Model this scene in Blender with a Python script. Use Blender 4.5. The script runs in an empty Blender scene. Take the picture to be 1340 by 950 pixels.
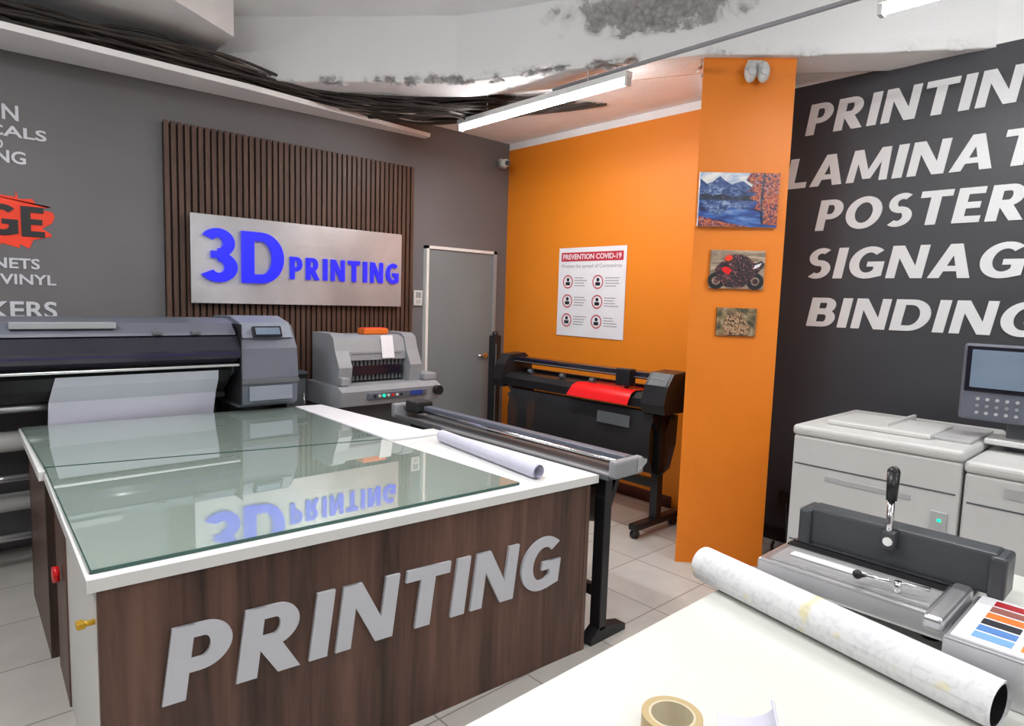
import bpy, bmesh, math, random
from mathutils import Vector, Matrix, noise
random.seed(4)
S=bpy.context.scene
COL=bpy.context.collection
# ------------------------------------------------------------------ materials
def mat(name,col,rough=0.5,metal=0.0,var=0.06,scale=6.0,bump=0.0,bscale=60.0,stretch=(1,1,1),emit=None,es=0,spec=0.5,coat=0.0,trans=0.0,alpha=1.0,ior=1.45):
    m=bpy.data.materials.new(name); m.use_nodes=True
    nt=m.node_tree; b=nt.nodes["Principled BSDF"]
    tc=nt.nodes.new("ShaderNodeTexCoord"); mp=nt.nodes.new("ShaderNodeMapping")
    mp.inputs["Scale"].default_value=stretch
    nt.links.new(tc.outputs["Object"],mp.inputs["Vector"])
    n=nt.nodes.new("ShaderNodeTexNoise"); n.inputs["Scale"].default_value=scale; n.inputs["Detail"].default_value=4
    nt.links.new(mp.outputs[0],n.inputs["Vector"])
    r=nt.nodes.new("ShaderNodeValToRGB")
    r.color_ramp.elements[0].position=0.3; r.color_ramp.elements[1].position=0.7
    r.color_ramp.elements[0].color=tuple(c*(1-var) for c in col)+(1,)
    r.color_ramp.elements[1].color=tuple(min(1,c*(1+var)) for c in col)+(1,)
    nt.links.new(n.outputs["Fac"],r.inputs[0]); nt.links.new(r.outputs[0],b.inputs["Base Color"])
    b.inputs["Roughness"].default_value=rough; b.inputs["Metallic"].default_value=metal
    b.inputs["Specular IOR Level"].default_value=spec; b.inputs["Coat Weight"].default_value=coat
    b.inputs["Coat Roughness"].default_value=0.05
    b.inputs["Transmission Weight"].default_value=trans; b.inputs["Alpha"].default_value=alpha; b.inputs["IOR"].default_value=ior
    if emit: b.inputs["Emission Color"].default_value=emit+(1,); b.inputs["Emission Strength"].default_value=es
    if bump>0:
        n2=nt.nodes.new("ShaderNodeTexNoise"); n2.inputs["Scale"].default_value=bscale; n2.inputs["Detail"].default_value=5
        nt.links.new(mp.outputs[0],n2.inputs["Vector"])
        bp=nt.nodes.new("ShaderNodeBump"); bp.inputs["Strength"].default_value=bump; bp.inputs["Distance"].default_value=0.01
        nt.links.new(n2.outputs["Fac"],bp.inputs["Height"]); nt.links.new(bp.outputs[0],b.inputs["Normal"])
    return m
GRAYW=mat("grey_wall_paint",(0.145,0.141,0.148),0.6,var=0.05,scale=2,bump=0.1)
ORANGE=mat("orange_wall_paint",(0.76,0.225,0.010),0.5,var=0.03,scale=1.5,bump=0.08)
ORANGEC=mat("orange_column_paint",(0.80,0.215,0.010),0.45,var=0.03,scale=1.5,bump=0.08)
DARKW=mat("charcoal_wall_paint",(0.047,0.048,0.056),0.45,var=0.06,scale=2,bump=0.1)
WHITEP=mat("white_ceiling_paint",(0.86,0.86,0.87),0.75,var=0.05,scale=3,bump=0.35,bscale=14)
WHITEW=mat("white_wall_paint",(0.7,0.69,0.68),0.7)
WLAM=mat("white_laminate",(0.78,0.78,0.77),0.35,var=0.02,scale=3)
CREAM=mat("cream_table_laminate",(0.69,0.70,0.66),0.3,var=0.02,scale=3)
LETTER=mat("pale_grey_vinyl_lettering",(0.60,0.61,0.66),0.4,var=0.02)
LETTERW=mat("white_vinyl_lettering",(0.74,0.75,0.77),0.45,var=0.02)
BLUE=mat("blue_acrylic",(0.02,0.02,0.80),0.3,var=0.02,emit=(0.02,0.03,1.0),es=0.35)  # slight glow put into the letter colour for a saturated blue
BLACK=mat("black_plastic",(0.014,0.014,0.016),0.35,var=0.15,scale=8)
BLACKG=mat("black_gloss_plastic",(0.012,0.011,0.02),0.12,var=0.1,scale=8,coat=0.3)
SLAT=mat("walnut_slat",(0.085,0.045,0.031),0.5,var=0.3,scale=5,stretch=(8,8,0.6))
SLATB=mat("slat_backing_black",(0.014,0.009,0.008),0.8)
ALU=mat("aluminium",(0.62,0.62,0.64),0.32,metal=0.85,var=0.06,scale=6)
CHROME=mat("chrome",(0.75,0.75,0.77),0.15,metal=1.0,var=0.03)
BGREY=mat("blue_grey_plastic",(0.12,0.13,0.165),0.4,var=0.06)
BGREYL=mat("light_blue_grey_plastic",(0.22,0.245,0.30),0.4,var=0.05)
MGREY=mat("machine_grey",(0.28,0.29,0.31),0.45,var=0.05)
MGREYD=mat("machine_dark_grey",(0.10,0.11,0.12),0.45,var=0.05)
IVORY=mat("ivory_plastic",(0.62,0.62,0.61),0.4,var=0.03)
IVORYD=mat("dark_ivory_plastic",(0.44,0.44,0.45),0.45,var=0.03)  # darker ivory for keys, trays and slots
PAPER=mat("white_paper",(0.78,0.78,0.82),0.7,var=0.02)
LILAC=mat("lilac_white_paper",(0.62,0.62,0.74),0.7,var=0.03)
RED=mat("red_vinyl",(0.75,0.01,0.012),0.3,var=0.05)
REDP=mat("red_splash_paint",(0.85,0.045,0.01),0.5,var=0.05)
DOORM=mat("door_grey_paint",(0.19,0.22,0.235),0.45,var=0.05,scale=2)
BAR=mat("anthracite_cast",(0.055,0.06,0.068),0.35,var=0.08,bump=0.1,bscale=120)
CABLE=mat("cable_rubber",(0.04,0.032,0.028),0.6,var=0.3)
CABLEW=mat("cable_pale",(0.30,0.27,0.24),0.6,var=0.2)
TUBE=mat("lit_fluorescent_tube",(1,1,1),0.4,emit=(1.0,1.0,0.99),es=46)
SCREEN=mat("display_glass",(0.10,0.13,0.17),0.15,var=0.3,scale=3,emit=(0.25,0.33,0.45),es=0.3)
GREEN=mat("green_led",(0.0,0.6,0.2),0.4,emit=(0,1,0.4),es=2)
YELLOW=mat("yellow_brass",(0.75,0.45,0.04),0.35,metal=0.4)
TAPE=mat("tape_kraft",(0.50,0.38,0.20),0.5,var=0.1)
TAPEC=mat("tape_core_card",(0.62,0.55,0.40),0.7,var=0.1)
SMOKE=mat("smoked_cover",(0.02,0.02,0.032),0.1,var=0.1,coat=0.3)
CLOTH=mat("black_catch_cloth",(0.012,0.012,0.015),0.8,var=0.2,alpha=0.93)
PLATE=mat("steel_bed_plate",(0.50,0.50,0.51),0.35,metal=0.5)

def wood(name,c1,c2):
    m=bpy.data.materials.new(name); m.use_nodes=True; nt=m.node_tree; b=nt.nodes["Principled BSDF"]
    tc=nt.nodes.new("ShaderNodeTexCoord"); mp=nt.nodes.new("ShaderNodeMapping"); mp.inputs["Scale"].default_value=(14,14,0.9)
    nt.links.new(tc.outputs["Object"],mp.inputs[0])
    n=nt.nodes.new("ShaderNodeTexNoise"); n.inputs["Scale"].default_value=1.6; n.inputs["Detail"].default_value=8; n.inputs["Distortion"].default_value=0.6; n.inputs["Roughness"].default_value=0.65
    nt.links.new(mp.outputs[0],n.inputs["Vector"])
    mp2=nt.nodes.new("ShaderNodeMapping"); mp2.inputs["Scale"].default_value=(3.2,3.2,0.12); nt.links.new(tc.outputs["Object"],mp2.inputs[0])
    n2=nt.nodes.new("ShaderNodeTexNoise"); n2.inputs["Scale"].default_value=2.0; n2.inputs["Detail"].default_value=3; nt.links.new(mp2.outputs[0],n2.inputs["Vector"])
    add=nt.nodes.new("ShaderNodeMath"); add.operation='ADD'; nt.links.new(n.outputs["Fac"],add.inputs[0]); nt.links.new(n2.outputs["Fac"],add.inputs[1])
    ha=nt.nodes.new("ShaderNodeMath"); ha.operation='MULTIPLY'; ha.inputs[1].default_value=0.5; nt.links.new(add.outputs[0],ha.inputs[0])
    r=nt.nodes.new("ShaderNodeValToRGB"); e=r.color_ramp.elements; e[0].position=0.36; e[0].color=c1+(1,); e[1].position=0.64; e[1].color=c2+(1,)
    nt.links.new(ha.outputs[0],r.inputs[0]); nt.links.new(r.outputs[0],b.inputs["Base Color"]); b.inputs["Roughness"].default_value=0.42
    return m
WOOD=wood("dark_walnut_laminate",(0.030,0.014,0.010),(0.175,0.090,0.064))

def glassmat():
    m=bpy.data.materials.new("green_tinted_table_glass"); m.use_nodes=True; nt=m.node_tree; b=nt.nodes["Principled BSDF"]
    tc=nt.nodes.new("ShaderNodeTexCoord"); n=nt.nodes.new("ShaderNodeTexNoise"); n.inputs["Scale"].default_value=1.5
    nt.links.new(tc.outputs["Object"],n.inputs["Vector"])
    r=nt.nodes.new("ShaderNodeValToRGB"); e=r.color_ramp.elements; e[0].color=(0.37,0.47,0.42,1); e[1].color=(0.41,0.51,0.455,1)
    nt.links.new(n.outputs["Fac"],r.inputs[0]); nt.links.new(r.outputs[0],b.inputs["Base Color"])
    b.inputs["Roughness"].default_value=0.0; b.inputs["IOR"].default_value=1.9; b.inputs["Metallic"].default_value=0.30
    b.inputs["Coat Weight"].default_value=1.0; b.inputs["Coat Roughness"].default_value=0.0; b.inputs["Coat IOR"].default_value=1.6
    return m
GLASS=glassmat()
GEDGE=mat("dark_glass_edge",(0.03,0.09,0.075),0.1)

def brushed():
    m=mat("brushed_steel_sheet",(0.42,0.43,0.45),0.36,metal=0.5,var=0.30,scale=1.3,stretch=(1.2,1,0.7))
    nt=m.node_tree; b=nt.nodes["Principled BSDF"]
    tc=nt.nodes.new("ShaderNodeTexCoord"); mp=nt.nodes.new("ShaderNodeMapping"); mp.inputs["Scale"].default_value=(1.5,1,160)
    n=nt.nodes.new("ShaderNodeTexNoise"); n.inputs["Scale"].default_value=3
    nt.links.new(tc.outputs["Object"],mp.inputs[0]); nt.links.new(mp.outputs[0],n.inputs["Vector"])
    bp=nt.nodes.new("ShaderNodeBump"); bp.inputs["Strength"].default_value=0.25; bp.inputs["Distance"].default_value=0.004
    nt.links.new(n.outputs["Fac"],bp.inputs["Height"]); nt.links.new(bp.outputs[0],b.inputs["Normal"])
    return m
BRUSH=brushed()

def mappaper():
    m=bpy.data.materials.new("printed_plan_paper"); m.use_nodes=True; nt=m.node_tree; b=nt.nodes["Principled BSDF"]
    tc=nt.nodes.new("ShaderNodeTexCoord")
    n=nt.nodes.new("ShaderNodeTexNoise"); n.inputs["Scale"].default_value=10; n.inputs["Detail"].default_value=2; nt.links.new(tc.outputs["Object"],n.inputs["Vector"])
    r=nt.nodes.new("ShaderNodeValToRGB"); e=r.color_ramp.elements; e[0].position=0.63; e[0].color=(0.78,0.78,0.80,1); e[1].position=0.68; e[1].color=(0.78,0.72,0.45,1)
    nt.links.new(n.outputs["Fac"],r.inputs[0])
    v=nt.nodes.new("ShaderNodeTexNoise"); v.inputs["Scale"].default_value=30; v.inputs["Detail"].default_value=8; v.inputs["Distortion"].default_value=2; nt.links.new(tc.outputs["Object"],v.inputs["Vector"])
    r2=nt.nodes.new("ShaderNodeValToRGB"); e=r2.color_ramp.elements; e[0].position=0.40; e[0].color=(0.74,0.76,0.80,1); e[1].position=0.50; e[1].color=(1,1,1,1)
    nt.links.new(v.outputs["Fac"],r2.inputs[0])
    mx=nt.nodes.new("ShaderNodeMixRGB"); mx.blend_type='MULTIPLY'; mx.inputs[0].default_value=0.5; nt.links.new(r.outputs[0],mx.inputs[1]); nt.links.new(r2.outputs[0],mx.inputs[2])
    nt.links.new(mx.outputs[0],b.inputs["Base Color"]); b.inputs["Roughness"].default_value=0.6
    return m
MAPP=mappaper()

def tiles():
    m=bpy.data.materials.new("pale_grey_floor_tiles"); m.use_nodes=True; nt=m.node_tree; b=nt.nodes["Principled BSDF"]
    tc=nt.nodes.new("ShaderNodeTexCoord"); br=nt.nodes.new("ShaderNodeTexBrick")
    br.offset=0.0; br.inputs["Scale"].default_value=1.0; br.inputs["Brick Width"].default_value=0.45; br.inputs["Row Height"].default_value=0.45
    br.inputs["Mortar Size"].default_value=0.004; br.inputs["Mortar Smooth"].default_value=0.1
    br.inputs["Color1"].default_value=(0.60,0.57,0.53,1); br.inputs["Color2"].default_value=(0.66,0.63,0.59,1); br.inputs["Mortar"].default_value=(0.30,0.27,0.25,1)
    nt.links.new(tc.outputs["Object"],br.inputs["Vector"])
    n=nt.nodes.new("ShaderNodeTexNoise"); n.inputs["Scale"].default_value=5; n.inputs["Detail"].default_value=6; nt.links.new(tc.outputs["Object"],n.inputs["Vector"])
    mx=nt.nodes.new("ShaderNodeMixRGB"); mx.blend_type='MULTIPLY'; mx.inputs[0].default_value=0.3
    nt.links.new(br.outputs["Color"],mx.inputs[1]); nt.links.new(n.outputs["Fac"],mx.inputs[2]); nt.links.new(mx.outputs[0],b.inputs["Base Color"])
    b.inputs["Roughness"].default_value=0.3
    return m
TILE=tiles()

def plaster():
    m=bpy.data.materials.new("broken_plaster_beam"); m.use_nodes=True; nt=m.node_tree; b=nt.nodes["Principled BSDF"]
    g=nt.nodes.new("ShaderNodeNewGeometry")
    at=nt.nodes.new("ShaderNodeAttribute"); at.attribute_name="damage"; at.attribute_type='GEOMETRY'
    n=nt.nodes.new("ShaderNodeTexNoise"); n.inputs["Scale"].default_value=24; n.inputs["Detail"].default_value=8; n.inputs["Roughness"].default_value=0.75
    nt.links.new(g.outputs["Position"],n.inputs["Vector"])
    s=nt.nodes.new("ShaderNodeMath"); s.operation='SUBTRACT'; s.inputs[1].default_value=0.5; nt.links.new(n.outputs["Fac"],s.inputs[0])
    s2=nt.nodes.new("ShaderNodeMath"); s2.operation='MULTIPLY'; s2.inputs[1].default_value=1.8; nt.links.new(s.outputs[0],s2.inputs[0])
    a=nt.nodes.new("ShaderNodeMath"); a.operation='ADD'; nt.links.new(at.outputs["Fac"],a.inputs[0]); nt.links.new(s2.outputs[0],a.inputs[1])
    r=nt.nodes.new("ShaderNodeValToRGB"); e=r.color_ramp.elements; e[0].position=0.40; e[0].color=(0.86,0.86,0.87,1); e[1].position=0.58; e[1].color=(0.50,0.49,0.49,1)
    nt.links.new(a.outputs[0],r.inputs[0])
    n3=nt.nodes.new("ShaderNodeTexVoronoi"); n3.inputs["Scale"].default_value=34; nt.links.new(g.outputs["Position"],n3.inputs["Vector"])
    r3=nt.nodes.new("ShaderNodeValToRGB"); r3.color_ramp.elements[0].color=(1.0,1,1,1); r3.color_ramp.elements[1].color=(0.55,0.54,0.53,1); r3.color_ramp.elements[1].position=0.9
    nt.links.new(n3.outputs["Distance"],r3.inputs[0])
    mx=nt.nodes.new("ShaderNodeMixRGB"); mx.blend_type='MULTIPLY'; nt.links.new(at.outputs["Fac"],mx.inputs[0]); nt.links.new(r.outputs[0],mx.inputs[1]); nt.links.new(r3.outputs[0],mx.inputs[2])
    nt.links.new(mx.outputs[0],b.inputs["Base Color"]); b.inputs["Roughness"].default_value=0.85
    bp=nt.nodes.new("ShaderNodeBump"); bp.inputs["Strength"].default_value=0.4; bp.inputs["Distance"].default_value=0.015
    nt.links.new(n.outputs["Fac"],bp.inputs["Height"]); nt.links.new(bp.outputs[0],b.inputs["Normal"])
    return m
PLASTER=plaster()

# ------------------------------------------------------------------ builders
def grp(name,loc=(0,0,0),rz=0.0):
    e=bpy.data.objects.new(name,None); e.empty_display_size=0.1; COL.objects.link(e)
    e.location=loc; e.rotation_euler=(0,0,rz); return e
def link(name,me,m,parent=None):
    if m is not None and not me.materials: me.materials.append(m)
    o=bpy.data.objects.new(name,me); COL.objects.link(o)
    if parent is not None: o.parent=parent
    return o
def box(name,x0,x1,y0,y1,z0,z1,m,parent=None,bev=0.0,seg=2,rot=None):
    bm=bmesh.new(); bmesh.ops.create_cube(bm,size=1)
    cx,cy,cz=(x0+x1)/2,(y0+y1)/2,(z0+z1)/2
    bmesh.ops.scale(bm,vec=(abs(x1-x0),abs(y1-y0),abs(z1-z0)),verts=bm.verts)
    if bev>0: bmesh.ops.bevel(bm,geom=bm.edges[:],offset=bev,segments=seg,affect='EDGES',profile=0.5)
    if rot: bmesh.ops.rotate(bm,cent=(0,0,0),matrix=Matrix.Rotation(rot[0],3,rot[1]),verts=bm.verts)
    bmesh.ops.translate(bm,vec=(cx,cy,cz),verts=bm.verts)
    me=bpy.data.meshes.new(name); bm.to_mesh(me); bm.free()
    return link(name,me,m,parent)
def cyl(name,p0,p1,r,m,parent=None,r2=None,seg=24,caps=True,smooth=True):
    p0=Vector(p0);p1=Vector(p1);d=p1-p0
    bm=bmesh.new(); bmesh.ops.create_cone(bm,cap_ends=caps,cap_tris=False,segments=seg,radius1=r,radius2=r if r2 is None else r2,depth=d.length)
    q=d.to_track_quat('Z','Y').to_matrix().to_4x4()
    bmesh.ops.transform(bm,matrix=Matrix.Translation((p0+p1)/2)@q,verts=bm.verts)
    if smooth:
        for f in bm.faces: f.smooth=len(f.verts)==4
    me=bpy.data.meshes.new(name); bm.to_mesh(me); bm.free()
    return link(name,me,m,parent)
def sph(name,c,r,m,parent=None,sc=(1,1,1)):
    bm=bmesh.new(); bmesh.ops.create_uvsphere(bm,u_segments=20,v_segments=12,radius=r)
    bmesh.ops.scale(bm,vec=sc,verts=bm.verts); bmesh.ops.translate(bm,vec=c,verts=bm.verts)
    for f in bm.faces: f.smooth=True
    me=bpy.data.meshes.new(name); bm.to_mesh(me); bm.free(); return link(name,me,m,parent)
def prism(name,pts,axis,a,b,m,parent=None,smooth=False):
    def P(p,t):
        return {'x':(t,p[0],p[1]),'y':(p[0],t,p[1]),'z':(p[0],p[1],t)}[axis]
    bm=bmesh.new(); A=[bm.verts.new(P(p,a)) for p in pts]; B=[bm.verts.new(P(p,b)) for p in pts]
    n=len(pts); bm.faces.new(A); bm.faces.new(B[::-1])
    for i in range(n): bm.faces.new((A[i],B[i],B[(i+1)%n],A[(i+1)%n])).smooth=smooth
    bmesh.ops.recalc_face_normals(bm,faces=bm.faces)
    me=bpy.data.meshes.new(name); bm.to_mesh(me); bm.free(); return link(name,me,m,parent)
def poly(name,verts,faces,m,parent=None,smooth=False):
    me=bpy.data.meshes.new(name); me.from_pydata(verts,[],faces); me.update()
    if smooth:
        for p in me.polygons: p.use_smooth=True
    return link(name,me,m,parent)
def curve(name,paths,r,m,parent=None):
    cu=bpy.data.curves.new(name,'CURVE'); cu.dimensions='3D'; cu.bevel_depth=r; cu.bevel_resolution=2
    for pts in paths:
        s=cu.splines.new('POLY' if len(pts)<3 else 'NURBS'); s.points.add(len(pts)-1)
        for i,p in enumerate(pts): s.points[i].co=(*p,1)
        if len(pts)>=3: s.use_endpoint_u=True; s.order_u=3; s.resolution_u=6
    cu.use_fill_caps=True; cu.materials.append(m)
    o=bpy.data.objects.new(name,cu); COL.objects.link(o)
    if parent is not None: o.parent=parent
    return o
def text(name,body,org,xd,w,h,m,parent=None,offset=0.02,shear=0.0,ext=0.004,up=(0,0,1),spacing=1.0):
    cu=bpy.data.curves.new(name,'FONT'); cu.body=body; cu.size=1; cu.offset=offset; cu.extrude=0.05; cu.space_character=spacing; cu.shear=shear; cu.resolution_u=4
    t=bpy.data.objects.new("tmp",cu); COL.objects.link(t)
    dg=bpy.context.evaluated_depsgraph_get(); dg.update()
    me=bpy.data.meshes.new_from_object(t.evaluated_get(dg)); bpy.data.objects.remove(t); bpy.data.curves.remove(cu)
    xs=[v.co.x for v in me.vertices]; ys=[v.co.y for v in me.vertices]
    x0,x1,y0,y1=min(xs),max(xs),min(ys),max(ys)
    org=Vector(org);xd=Vector(xd).normalized();up=Vector(up).normalized();nn=xd.cross(up)
    for v in me.vertices:
        a=(v.co.x-x0)/(x1-x0)*w; b=(v.co.y-y0)/(y1-y0)*h; c=v.co.z/0.05*ext
        v.co=org+xd*a+up*b+nn*c
    me.materials.clear()
    me.name=name; return link(name,me,m,parent)

# ---- cut-out bold sign letters, built from polygons (cap height 1)
TS=0.25; TH=0.19
def rect(x0,x1,y0,y1): return [(x0,y0),(x1,y0),(x1,y1),(x0,y1)]
def strip(outer,inner):
    return [[outer[i],outer[i+1],inner[i+1],inner[i]] for i in range(len(outer)-1)]
def arc(cx,cy,rx,ry,a0,a1,n=18): return [(cx+rx*math.cos(math.radians(a0+(a1-a0)*i/n)),cy+ry*math.sin(math.radians(a0+(a1-a0)*i/n))) for i in range(n+1)]
def earc(cx,cy,rx,ry,a0,a1,tx,ty,n=18): return strip(arc(cx,cy,rx,ry,a0,a1,n),arc(cx,cy,rx-tx,ry-ty,a0,a1,n))
def bowl(w,y0,y1,x0=0.05,r=None):
    cy=(y0+y1)/2; ry=(y1-y0)/2; rx=ry*1.05 if r is None else r; cx=w-rx
    o=[(x0,y1)]+arc(cx,cy,rx,ry,90,-90)+[(x0,y0)]; th=TH*0.92
    i=[(x0,y1-th)]+arc(cx,cy,rx-TS,ry-th,90,-90)+[(x0,y0+th)]
    return strip(o,i)
GL={}
GL['I']=(TS,[rect(0,TS,0,1)])
GL['P']=(0.70,[rect(0,TS,0,1)]+bowl(0.70,0.36,1.0))
GL['R']=(0.80,[rect(0,TS,0,1)]+bowl(0.71,0.40,1.0)+[[(0.22,0.42),(0.50,0.46),(0.80,0),(0.51,0)]])
GL['N']=(0.86,[rect(0,TS-0.03,0,1),rect(0.86-TS+0.03,0.86,0,1),[(0,1),(0.27,1),(0.86,0),(0.59,0)]])
GL['T']=(0.76,[rect(0,0.76,1-TH,1),rect(0.38-TS/2,0.38+TS/2,0,1)])
GL['G']=(0.88,earc(0.48,0.5,0.48,0.51,48,318,TS,TH,28)+[rect(0.64,0.88,0.08,0.53),rect(0.46,0.88,0.37,0.53),[(0.60,0.0),(0.88,0.08),(0.88,0.25),(0.60,0.2)]])
GL['L']=(0.62,[rect(0,TS,0,1),rect(0,0.62,0,TH)])
GL['A']=(0.92,[[(0,0),(0.26,0),(0.56,1),(0.33,1)],[(0.92,0),(0.66,0),(0.36,1),(0.59,1)],rect(0.2,0.72,0.2,0.36)])
GL['M']=(1.08,[[(0,0),(0.21,0),(0.25,1),(0.06,1)],[(1.08,0),(0.87,0),(0.83,1),(1.02,1)],[(0.06,1),(0.30,1),(0.64,0.08),(0.44,0.08)],[(1.02,1),(0.78,1),(0.44,0.08),(0.64,0.08)]])
GL['O']=(0.98,earc(0.49,0.5,0.49,0.51,0,360,TS,TH,36))
GL['S']=(0.68,earc(0.36,0.71,0.33,0.30,50,270,TS-0.03,TH-0.01,18)+earc(0.33,0.30,0.35,0.31,90,-130,TS-0.01,TH-0.01,18))
GL['E']=(0.62,[rect(0,TS,0,1),rect(0,0.62,0,TH),rect(0,0.60,1-TH,1),rect(0,0.56,0.41,0.59)])
GL['B']=(0.74,[rect(0,TS,0,1)]+bowl(0.70,0.46,1.0)+bowl(0.75,0.0,0.60))
GL['D']=(0.88,[rect(0,TS,0,1)]+bowl(0.88,0,1.0,r=0.48))
GL['3']=(0.70,earc(0.33,0.735,0.33,0.275,150,-90,TS-0.02,TH-0.02,18)+earc(0.34,0.28,0.37,0.29,90,-150,TS,TH-0.01,18)+[rect(0.2,0.36,0.45,0.58)])
def cut(name,body,org,xd,w,h,m,parent=None,shear=0.1,ext=0.004,gap=0.13,up=(0,0,1)):
    org=Vector(org);xd=Vector(xd).normalized();up=Vector(up).normalized();nn=xd.cross(up)
    polys=[];x=0
    for ch in body:
        cw,ps=GL[ch]
        for k,p in enumerate(ps): polys.append((k,[(x+a+shear*b,b) for a,b in p]))
        x+=cw+gap
    x-=gap; tot=x+shear
    vs=[];fs=[]
    for idx,p in polys:
        k=len(vs);n=len(p)
        ar=sum(p[i][0]*p[(i+1)%n][1]-p[(i+1)%n][0]*p[i][1] for i in range(n))
        if ar<0: p=p[::-1]
        for c in (ext+0.00003*idx,-ext+0.00002*idx):
            for a,b in p: vs.append(org+xd*(a/tot*w)+up*(b*h)+nn*c)
        fs.append(tuple(range(k,k+n))); fs.append(tuple(range(k+2*n-1,k+n-1,-1)))
        for i in range(n): fs.append((k+i,k+n+i,k+n+(i+1)%n,k+(i+1)%n))
    return poly(name,vs,fs,m,parent)

# ------------------------------------------------------------------ room shell
XW,YW=4.17,4.65
box("floor",-2.6,4.4,-3.1,4.8,-0.1,0,TILE)
wb=grp("wall_back")
box("plaster",-2.6,4.3,YW,YW+0.12,0,3.3,GRAYW,wb)
wr=grp("wall_right")
box("orange_section",XW,XW+0.12,2.3,YW,0,2.94,ORANGE,wr)
box("charcoal_section",XW,XW+0.12,-3.0,2.3,0,2.94,DARKW,wr)
box("white_head",XW,XW+0.12,-3.0,YW,2.94,3.3,WHITEP,wr)
box("wall_left",-2.6,-2.5,-3.0,YW,0,3.3,GRAYW)
box("wall_front",-2.6,4.29,-3.1,-3.0,0,3.3,WHITEW)
box("ceiling",-2.6,4.4,-3.1,4.8,3.34,3.44,WHITEP)
box("baseboard_right",XW-0.015,XW-0.002,2.68,YW-0.02,0.0,0.09,mat("dark_red_skirting",(0.12,0.03,0.02),0.5))
box("baseboard_right.001",XW-0.015,XW-0.002,-2.9,1.95,0.0,0.09,BLACK)

BL=[(1.50,4.66),(2.62,3.46),(3.10,2.42),(3.26,2.05),(3.63,1.66),(4.25,0.80)]
def samp(pl,n):
    L=[0]
    for i in range(len(pl)-1): L.append(L[-1]+math.dist(pl[i],pl[i+1]))
    out=[]
    for k in range(n+1):
        s=L[-1]*k/n
        for i in range(len(pl)-1):
            if s<=L[i+1]+1e-9:
                t=(s-L[i])/(L[i+1]-L[i]); a,b=pl[i],pl[i+1]
                d=Vector((b[0]-a[0],b[1]-a[1])).normalized()
                out.append((a[0]+(b[0]-a[0])*t,a[1]+(b[1]-a[1])*t,d)); break
    return out
sp=samp(BL,420)
prof=[(0.0,3.36-0.43*i/40) for i in range(41)]+[(0.015*i,2.93) for i in range(1,21)]+[(0.32,3.2),(0.32,3.36)]
verts=[];dam=[]
for (x,y,d) in sp:
    nn=Vector((-d.y,d.x))
    if nn.x+nn.y<0: nn=-nn
    nn=Vector((nn.x,nn.y)).lerp(Vector((0.8,0.6)),0.5).normalized()
    for j,(o,z) in enumerate(prof):
        p=Vector((x+nn.x*o,y+nn.y*o,z))
        big=noise.fractal(p*3.2,1.0,2.0,3); nz=noise.fractal(p*9,1.0,2.0,4)
        c=Vector((3.10,2.40,3.22)); hor=((p-c).x**2+(p-c).y**2)**0.5*(1 if p.y<c.y else 1.1); e1=hor/0.66; e2=(p.z-c.z)/0.16
        a=max(0,1-(e1**2+e2**2)**0.5)
        edge=max(0,1-abs(p.z-2.93)/0.07-(o/0.10))*(0.75 if 2.0<x<3.15 else 0.25)
        dm=min(1,max(0,(a*1.6+big*0.5+nz*0.6 if a>0 else 0)+(edge*(0.6+nz*1.8+big) if edge>0 else 0)))
        disp=0.014*noise.fractal(p*2.2,1,2,3)
        if dm>0.25: disp+=0.035*(dm-0.25)+0.03*noise.fractal(p*20,1,2,4)
        if j<len(prof)-2:
            p=p+Vector((nn.x,nn.y,0.7 if z<2.96 else 0))*disp
        verts.append(p); dam.append(dm)
m_=len(prof);faces=[]
for i in range(len(sp)-1):
    for j in range(m_-1):
        faces.append((i*m_+j,i*m_+j+1,(i+1)*m_+j+1,(i+1)*m_+j))
beam=poly("ceiling_beam",verts,faces,PLASTER,None,True)
at=beam.data.attributes.new("damage",'FLOAT','POINT')
for i,v in enumerate(dam): at.data[i].value=v
prism("ceiling_soffit",[(1.62,4.66),(2.72,3.56),(3.30,2.46),(3.50,2.15),(3.79,1.80),(4.30,0.9),(4.30,4.66)],'z',3.0,3.2,WHITEP)
prism("ceiling_bulkhead",[(-2.5,2.2),(-0.9,2.75),(0.82,3.78),(1.50,4.24),(1.50,4.65),(-2.5,4.65)],'z',3.10,3.34,WHITEP)
tr=grp("cable_tray")
poly("board",[(-2.45,4.13,2.80),(0.35,4.18,2.80),(1.6,4.28,2.82),(3.2,4.56,2.87),(3.2,4.64,2.87),(-2.45,4.64,2.78),
              (-2.45,4.13,2.835),(0.35,4.18,2.835),(1.6,4.28,2.855),(3.2,4.56,2.90),(3.2,4.64,2.90),(-2.45,4.64,2.815)],
     [(0,1,2,3,4,5),(6,11,10,9,8,7),(0,6,7,1),(1,7,8,2),(2,8,9,3),(3,9,10,4),(4,10,11,5),(5,11,6,0)],WHITEP,tr)
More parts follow.
